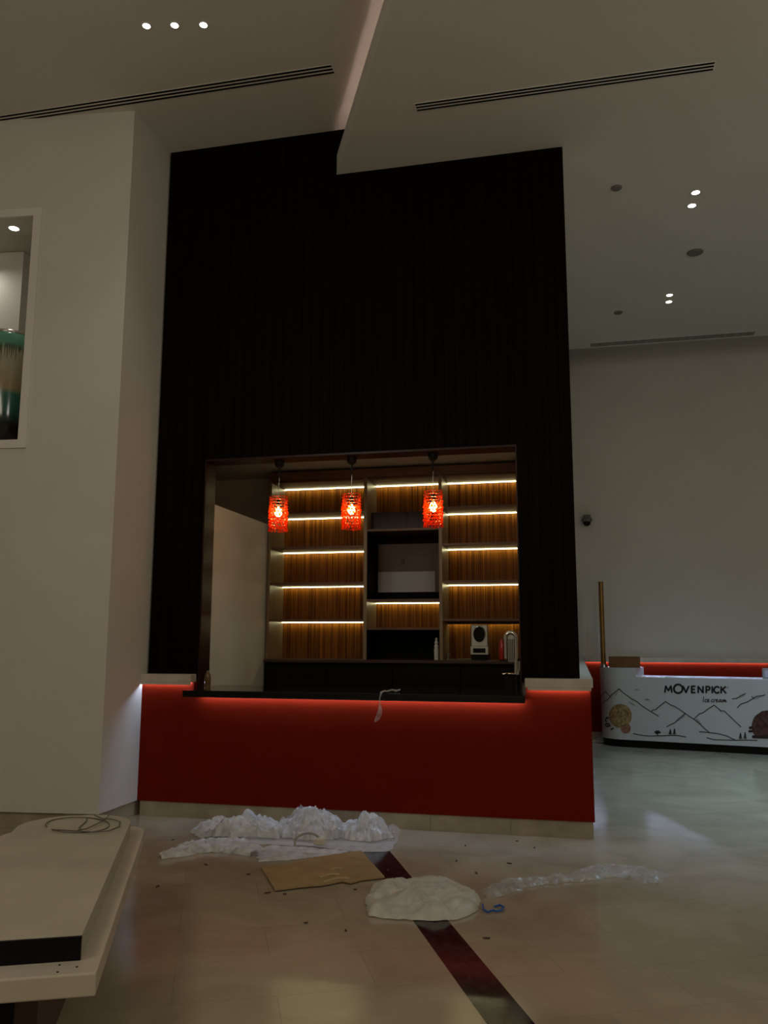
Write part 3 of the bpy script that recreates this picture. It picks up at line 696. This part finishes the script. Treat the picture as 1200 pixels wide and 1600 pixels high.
# vase on the sill
def glaze():
    m = mat('drip_glaze_ceramic', (.3, .3, .2), .15, spec=.6); nt = m.node_tree; b = nt.nodes['Principled BSDF']; L = nt.links.new
    tc = N(m, 'ShaderNodeTexCoord'); sx = N(m, 'ShaderNodeSeparateXYZ'); L(tc.outputs['Object'], sx.inputs[0])
    mp = N(m, 'ShaderNodeMapping'); mp.inputs['Scale'].default_value = (26, 26, .8); L(tc.outputs['Object'], mp.inputs[0])
    nz = N(m, 'ShaderNodeTexNoise'); nz.inputs['Scale'].default_value = 3; nz.inputs['Detail'].default_value = 2; L(mp.outputs[0], nz.inputs[0])
    mt = N(m, 'ShaderNodeMath', operation='MULTIPLY_ADD'); mt.inputs[1].default_value = .55; L(nz.outputs[0], mt.inputs[0])
    L(sx.outputs[2], mt.inputs[2])
    n2 = N(m, 'ShaderNodeTexNoise'); n2.inputs['Scale'].default_value = 3; L(tc.outputs['Object'], n2.inputs[0])
    m2 = N(m, 'ShaderNodeMath', operation='MULTIPLY_ADD'); m2.inputs[1].default_value = .12; L(n2.outputs[0], m2.inputs[0]); L(sx.outputs[2], m2.inputs[2])
    r1 = N(m, 'ShaderNodeValToRGB'); el = r1.color_ramp.elements
    el[0].position = .28; el[0].color = (.006, .005, .004, 1); el[1].position = .38; el[1].color = (.02, .09, .07, 1)
    for p_, c_ in ((.54, (.03, .14, .10, 1)), (.60, (.28, .22, .11, 1)), (.85, (.34, .30, .20, 1)), (.97, (.30, .29, .19, 1)), (1.0, (.16, .26, .16, 1))):
        e_ = el.new(p_); e_.color = c_
    L(m2.outputs[0], r1.inputs[0])
    r2 = N(m, 'ShaderNodeValToRGB'); el = r2.color_ramp.elements
    el[0].position = .0; el[0].color = (0, 0, 0, 1); el[1].position = 1.0; el[1].color = (1, 1, 1, 1)
    mr = N(m, 'ShaderNodeMapRange'); mr.inputs[1].default_value = 1.17; mr.inputs[2].default_value = 1.20; L(mt.outputs[0], mr.inputs[0])
    mx = N(m, 'ShaderNodeMix', data_type='RGBA'); L(mr.outputs[0], mx.inputs[0]); L(r1.outputs[0], mx.inputs[6]); mx.inputs[7].default_value = (.05, .055, .028, 1)
    m3 = N(m, 'ShaderNodeMapRange'); m3.inputs[1].default_value = 1.0; m3.inputs[2].default_value = 1.04; L(m2.outputs[0], m3.inputs[0])
    mz = N(m, 'ShaderNodeMix', data_type='RGBA'); L(m3.outputs[0], mz.inputs[0]); L(mx.outputs[2], mz.inputs[6]); mz.inputs[7].default_value = (.09, .27, .19, 1)
    L(mz.outputs[2], b.inputs['Base Color'])
    return m
vc = wallpt(1.325, 3.291, .43)
t = thing('ceramic_vase', vc, 'tall green and cream drip-glazed vase in the framed wall opening', 'vase')
prof = [(.20, 0), (.255, .06), (.290, .3), (.305, .6), (.31, .95), (.30, 1.02), (.27, 1.055), (.235, 1.06)]
MB().lathe([(r_*.97, z_*1.035) for r_, z_ in prof], vc, 56).build('body', glaze(), t, smooth=True)
MB().tube([vc+Vector((.25*math.cos(k*math.pi/20), .25*math.sin(k*math.pi/20), 1.10)) for k in range(40)], .02, 8, True).build('rim', mat('pinkish_glazed_rim', (.30, .24, .20), .2), t, smooth=True)
# small vent behind the vase
pA = wallpt(0, 0)
t = thing('wall_grille', wallpt(1.2, 4.8, 1.0), 'small dark slotted grille seen past the vase in the wall opening', 'vent')
def niche_hit(px, py, off):
    d = ((px-600)/FPX)*rt - ((py-800)/FPX)*up + fw
    return EYE + d*(((C0-EYE).dot(Wn)+off)/d.dot(Wn))
for k in range(3):
    a = niche_hit(30, 502+k*3.2, .992); b = niche_hit(42, 497+k*3.2, .992)
    MB().prism([a, b, b+Vector((0, 0, .018)), a+Vector((0, 0, .018))], Wn*.0079).build('slot', M['slot'], t)

# ------------------------------------------------------------------ far end: red skirt, ledge, cart
t = thing('far_counter_skirt', (3, YB-.05, 0), 'low red wall skirting with glowing top edge behind the ice cream cart', 'wall skirting')
MB().box(.14, 8, YB-.06, YB, .12, 1.215).build('panel', M['red'], t)
MB().box(.14, 8, YB-.05, YB, 0, .12).build('plinth', M['plinth'], t)
MB().box(.16, 8, YB-.075, YB-.066, 1.205, 1.213).build('light_strip', M['ledcool'], t)
tag(MB().box(.14, 7.99, YB-.12, YB-.002, 1.216, 1.275).box(.14, 8, YB-.12, YB-.11, 1.200, 1.216).build('stone_ledge', M['cream'], bevel=.004), 'long cream ledge along the far wall above the red skirting', 'ledge')

CD = Vector((.973, -.231, 0)).normalized(); CN = Vector((.231, .973, 0)).normalized()
CS = Vector((.635, 13.01, 0)); RC = .35
def cart_outline(off=0.0, length=2.75, depth=.72):
    """outline in plan; off shrinks it"""
    r = RC-off; c1 = CS + CN*RC; c2 = CS + CN*(depth-RC)
    pts = []
    for k in range(13):
        a_ = math.pi*.5*k/12; pts.append(c1 - CD*r*math.cos(a_) - CN*r*math.sin(a_))
    e = CS + CD*length; pts.append(e - CD*off + CN*off); pts.append(e - CD*off + CN*(depth-off))
    for k in range(13):
        a_ = math.pi*.5*k/12; pts.append(c2 - CD*r*math.sin(a_) + CN*r*math.cos(a_))
    return pts
t = thing('ice_cream_cart', CS+CD*1.2, 'white rounded ice cream cart printed with mountains and scoops', 'cart')
MB().slab(cart_outline(.012), 0, .105).build('plinth', M['black'], t, label='black kick plinth')
sx_ = CS + CD*.235
body = MB().slab(cart_outline(0), .105, 1.01)
body.build('body', M['cartw'], t, smooth=False)
# raised left end
pts = [p for p in cart_outline(0) if (p-sx_).dot(CD) < .0]
end = [sx_] ; out = cart_outline(0)
left = [p for p in out if (p-sx_).dot(CD) < 0]
# keep order: back arc reversed then front arc
fa = out[:13]; ba = out[15:]
poly = fa + [sx_, sx_+CN*.72] + ba
MB().slab(poly, 1.0101, 1.135).build('raised_end', M['cartw'], t)
# drawing on the front
def cart_hit(px, py, off=.0025):
    d = ((px-600)/FPX)*rt - ((py-800)/FPX)*up + fw
    q = EYE + d*((CS-EYE).dot(CN)/d.dot(CN))
    s_ = (q-CS).dot(CD)
    if s_ < 0:   # round the corner
        c = CS+CN*RC
        A = d.x**2+d.y**2; o_ = EYE-c; B = 2*(o_.x*d.x+o_.y*d.y); C_ = o_.x**2+o_.y**2-(RC)**2
        D_ = max(B*B-4*A*C_, 0); k = (-B-math.sqrt(D_))/(2*A); q = EYE+d*k
        n_ = (q-c); n_.z = 0; n_.normalize(); return q+n_*off, n_
    return q-CN*off, -CN
def zm(x, y): return (920+x*.2333, 1020+y*.2333)       # coordinates measured in a 1200 px wide close view
def stroke(mb, pts, wpx=.5, close=False):
    d_ = [pts[0]]
    for a, b in zip(pts, pts[1:]):
        k_ = max(1, int(math.hypot(b[0]-a[0], b[1]-a[1])/9)); d_ += [(a[0]+(b[0]-a[0])*i/k_, a[1]+(b[1]-a[1])*i/k_) for i in range(1, k_+1)]
    pts = d_
    P3 = [cart_hit(*zm(*p)) for p in pts]; w_ = wpx*.01
    for (a, na), (b, nb) in zip(P3, P3[1:]):
        d = (b-a)
        if d.length < 1e-5: continue
        s_ = d.cross(na).normalized()*w_*.5; e = d.normalized()*w_*.25
        q = [a-s_-e, a+s_-e, b+s_+e, b-s_+e]
        vs = [mb.bm.verts.new(v+na*.001) for v in q]; mb.bm.faces.new(vs)
    return mb
def fill(mb, pts, off=.002):
    vs = [mb.bm.verts.new(cart_hit(*zm(*p), off)[0]) for p in pts]; mb.bm.faces.new(vs)
    return mb
lines = [[(90,360),(98,330),(130,312),(150,285),(203,241),(235,270),(290,310),(320,325),(370,365),(420,395),(468,424)], [(78,305),(110,256),(140,290)],
 [(420,392),(432,380),(445,382),(480,352),(515,326),(550,350),(575,358),(610,380),(650,410),(705,445),(745,478),(808,535)],
 [(522,496),(545,482),(575,468),(600,445),(648,404)], [(705,443),(740,408),(762,403),(800,375),(840,350),(885,388),(908,390),(950,430),(1018,495)],
 [(740,528),(790,532),(860,540),(920,555),(985,586)], [(790,568),(840,582),(900,583),(980,585),(1060,584),(1130,587)], [(298,540),(340,550),(400,557),(470,556),(540,553),(590,553),(650,563)],
 [(960,308),(990,306),(1020,285),(1050,273)], [(995,368),(1020,342),(1060,330),(1090,312),(1120,292),(1165,287),(1180,281)], [(1090,292),(1105,305)]]
for i, l in enumerate(lines):
    mb = stroke(MB(), l, 1.1); mb.build('printed_hill_line' if i in (5, 6, 7) else ('printed_cloud_line' if i > 7 else 'printed_mountain_line'), M['ink'], t)
for (cx, y0, y1, yb_) in ((546,512,545,553),(574,508,545,553),(1016,538,575,583),(1047,532,575,583)):
    mb = stroke(MB(), [(cx, yb_), (cx, y0)], .8)
    for k in range(4):
        yy = y0+(y1-y0)*k/4; hw = 3+2.4*k; stroke(mb, [(cx-hw, yy+9), (cx, yy), (cx+hw, yy+9)], 1.0)
    mb.build('printed_fir_tree', M['ink'], t)
mb = stroke(MB(), [(460,555),(460,535)], 1.2)
fill(mb, [(438,532),(440,524),(448,526),(452,518),(462,522),(470,518),(474,526),(485,531),(478,540),(470,540),(462,547),(450,543)])
mb.build('printed_round_tree', M['ink'], t)
for l in [[(120,462),(112,452),(118,438),(132,434)],[(145,488),(120,492),(112,484),(122,474),(140,478)],[(150,512),(165,505)]]: stroke(MB(), l, 2.0).build('printed_twig', M['ink'], t)
for pts in ([(140,300),(203,243),(185,285),(150,305)], [(260,325),(290,335),(322,358),(285,345)], [(600,450),(648,405),(640,430),(580,470)], [(548,355),(575,375),(588,380),(560,362)],
            [(710,450),(745,475),(758,480),(725,440)], [(868,382),(905,415),(898,405),(880,385)], [(1000,305),(1048,275),(1040,290),(1015,302)], [(1095,312),(1165,287),(1140,303),(1110,312)], [(80,300),(108,262),(108,285),(90,308)], [(372,312),(390,305),(412,316),(390,322)], [(300,250),(322,240),(345,252)]):
    fill(MB(), pts, .0018).build('printed_shading', M['inkgrey'], t)
# lettering: strokes in letter boxes, thick sans capitals
LET = {'M': [[(0,1),(.12,0),(.5,.75),(.88,0),(1,1)]], 'V': [[(0,0),(.5,1),(1,0)]], 'E': [[(1,0),(.12,0),(.12,1),(1,1)],[(.12,.5),(.85,.5)]],
       'N': [[(.08,1),(.08,0),(.92,1),(.92,0)]], 'P': [[(.1,1),(.1,0),(.7,0),(.98,.14),(1,.3),(.9,.48),(.7,.56),(.1,.56)]], 'I': [[(.5,0),(.5,1)]],
       'C': [[(1,.15),(.75,.0),(.45,0),(.12,.22),(0,.5),(.12,.8),(.45,1),(.75,1),(1,.85)]], 'K': [[(.08,0),(.08,1)],[(.95,0),(.12,.55)],[(.35,.42),(1,1)]],
       'O': [[(.5+.5*math.cos(k*math.pi/12), .5+.5*math.sin(k*math.pi/12)) for k in range(25)]]}
mb = MB()
def let(ch, x0, x1, y0, y1, w_): 
    for l in LET[ch]: stroke(mb, [(x0+p[0]*(x1-x0), y0+p[1]*(y1-y0)) for p in l], w_*1.15)
base = lambda x: (x-508)*.014
for ch, x0, x1 in (('M',510,556),('V',632,670),('E',686,712),('N',730,768),('P',784,810),('I',822,832),('C',838,872),('K',884,918)):
    mb = MB(); let(ch, x0, x1, 222+base(x0), 264+base(x0), 2.1); mb.build('printed_letter', M['ink'], t, label='bold black letter '+ch)
mb = MB(); let('O', 570, 628, 212, 270, 2.4); mb.build('printed_letter', M['ink'], t, label='large round black letter O')
stroke(MB(), [(929,232),(934,232)], 1.2).build('trademark_dot', M['ink'], t)
mb = MB()
# script 'Ice cream'
for l in ([(770,292),(765,328)], [(790,312),(782,310),(777,320),(780,328),(790,327)], [(794,320),(804,316),(802,308),(795,312),(794,322),(799,328),(810,325)],
          [(834,312),(826,310),(820,320),(823,328),(834,326)], [(838,328),(842,312),(850,310)], [(853,320),(862,316),(861,309),(854,312),(853,322),(858,328),(868,324)],
          [(886,312),(877,311),(871,320),(875,327),(884,320),(887,312),(886,326),(892,326)], [(895,327),(899,312),(898,325),(905,312),(908,314),(907,326),(915,313),(918,316),(917,327),(924,326)]):
    stroke(mb, [(p[0], p[1]+2) for p in l], 1.05)
mb.build('script_lettering', M['ink'], t, label='black handwritten lettering Ice cream')
# printed scoops
def scoop(cx, cy, rx, ry, m, name, lab, seed, flat=False):
    mb = MB(); n = 30; ctr = None; pts = []
    for k in range(n):
        a_ = 2*math.pi*k/n; rr_ = 1+.05*noise.noise(Vector((math.cos(a_)*3, math.sin(a_)*3, seed)))
        y = cy+ry*rr_*math.sin(a_)
        if flat: y = min(y, cy+ry*.8)
        pts.append((cx+rx*rr_*math.cos(a_), y))
    rings = []
    for f_ in (1, .8, .6, .4, .2, .03):
        rings.append([mb.bm.verts.new(cart_hit(*zm(cx+(x-cx)*f_, cy+(y-cy)*f_), .0045)[0]) for x, y in pts])
    for ra, rb in zip(rings, rings[1:]):
        for k in range(n): mb.bm.faces.new((ra[k], ra[(k+1) % n], rb[(k+1) % n], rb[k]))
    mb.bm.faces.new(rings[-1])
    mb.build(name, m, t, label=lab)
scoop(212, 422, 76, 80, noisy(mat('printed_caramel_scoop', (.4, .25, .1), .6), (.20, .11, .04), (.48, .33, .15), ns=26, detail=5), 'printed_scoop', 'printed caramel ice cream scoop', 3)
scoop(248, 506, 34, 32, noisy(mat('printed_small_scoop', (.4, .2, .1), .6), (.22, .09, .05), (.38, .19, .11), ns=26), 'printed_scoop', 'small printed toffee piece', 7)
scoop(1190, 490, 98, 104, noisy(mat('printed_chocolate_scoop', (.1, .03, .02), .6), (.035, .010, .008), (.13, .042, .03), ns=20, detail=5), 'printed_scoop', 'printed dark chocolate ice cream scoop', 11, True)
m_ = mat('printed_dark_sticks', (.02, .008, .006), .6)
for q in ([(1072,495),(1100,490),(1100,508),(1074,512)], [(1068,520),(1100,515),(1100,532),(1070,532)], [(1094,552),(1200,556),(1200,575),(1094,572)]): fill(MB(), q, .0055).build('printed_stick', m_, t)
# brass pole on the cart
pb = at(943, 1040, 1, 13.33); pt = at(938.5, 911, 1, 13.33)
t = thing('brass_pole', (pb.x, 13.33, 1.136), 'tall brass pole standing on the left end of the cart', 'pole')
MB().lathe([(.062, 0), (.062, .012), (.048, .02), (.048, .045), (.04, .05)], (pb.x, 13.33, 1.136), 24).build('foot', M['chrome'], t, smooth=True, label='chrome foot ring')
MB().tube([(pb.x, 13.33, 1.18), (pt.x, 13.33, pt.z)], .037, 20).build('tube', M['brass'], t, smooth=True)
MB().lathe([(.039, 0), (.041, .01), (.036, .022)], (pt.x, 13.33, pt.z), 20).build('cap', M['brass'], t, smooth=True)
# cardboard box on the cart
a = at(952, 1026, 1, 13.25); b = at(1000, 1026, 1, 13.25)
t = thing('cardboard_box', (a.x, 13.25, 1.136), 'open brown cardboard box on the left end of the cart', 'box')
mb = MB(); mb.box(a.x, b.x, 13.25, 13.256, 1.136, a.z); mb.box(a.x, b.x, 13.50, 13.506, 1.136, a.z); mb.box(a.x, a.x+.006, 13.256, 13.5, 1.136, a.z-.01); mb.box(b.x-.006, b.x, 13.256, 13.5, 1.136, a.z-.01); mb.box(a.x+.006, b.x-.006, 13.256, 13.5, 1.136, 1.144)
mb.build('walls', noisy(mat('brown_cardboard', (.17, .09, .035), .9, spec=.1), (.16, .08, .03), (.20, .105, .045), ns=7), t)
# small screen at the right of the cart, its glow imitating a glass reflection
p = at(1191, 1044, 1, 12.9)
t = thing('reflection_pane', (p.x, 12.9, 1.011), 'small pale blue glowing screen imitating a glass reflection on the cart at the right edge', 'pane')
MB().box(p.x, p.x+.30, 12.9, 12.93, 1.011, p.z).build('case', mat('grey_case', (.4, .4, .45), .4), t, bevel=.004)
MB().box(p.x+.03, p.x+.27, 12.894, 12.9, 1.03, p.z-.03).build('pane', M['pane'], t)
# cable behind the cart foot
mb = MB(); mb.tube([at(x, y, 2, .012) for x, y in ((924, 1154), (930, 1153), (936, 1155), (943, 1156), (950, 1153))], .012, 8)
tag(mb.build('power_cable', mat('white_cable', (.6, .6, .62), .4), smooth=True), 'white cable on the floor left of the cart plinth', 'cable')
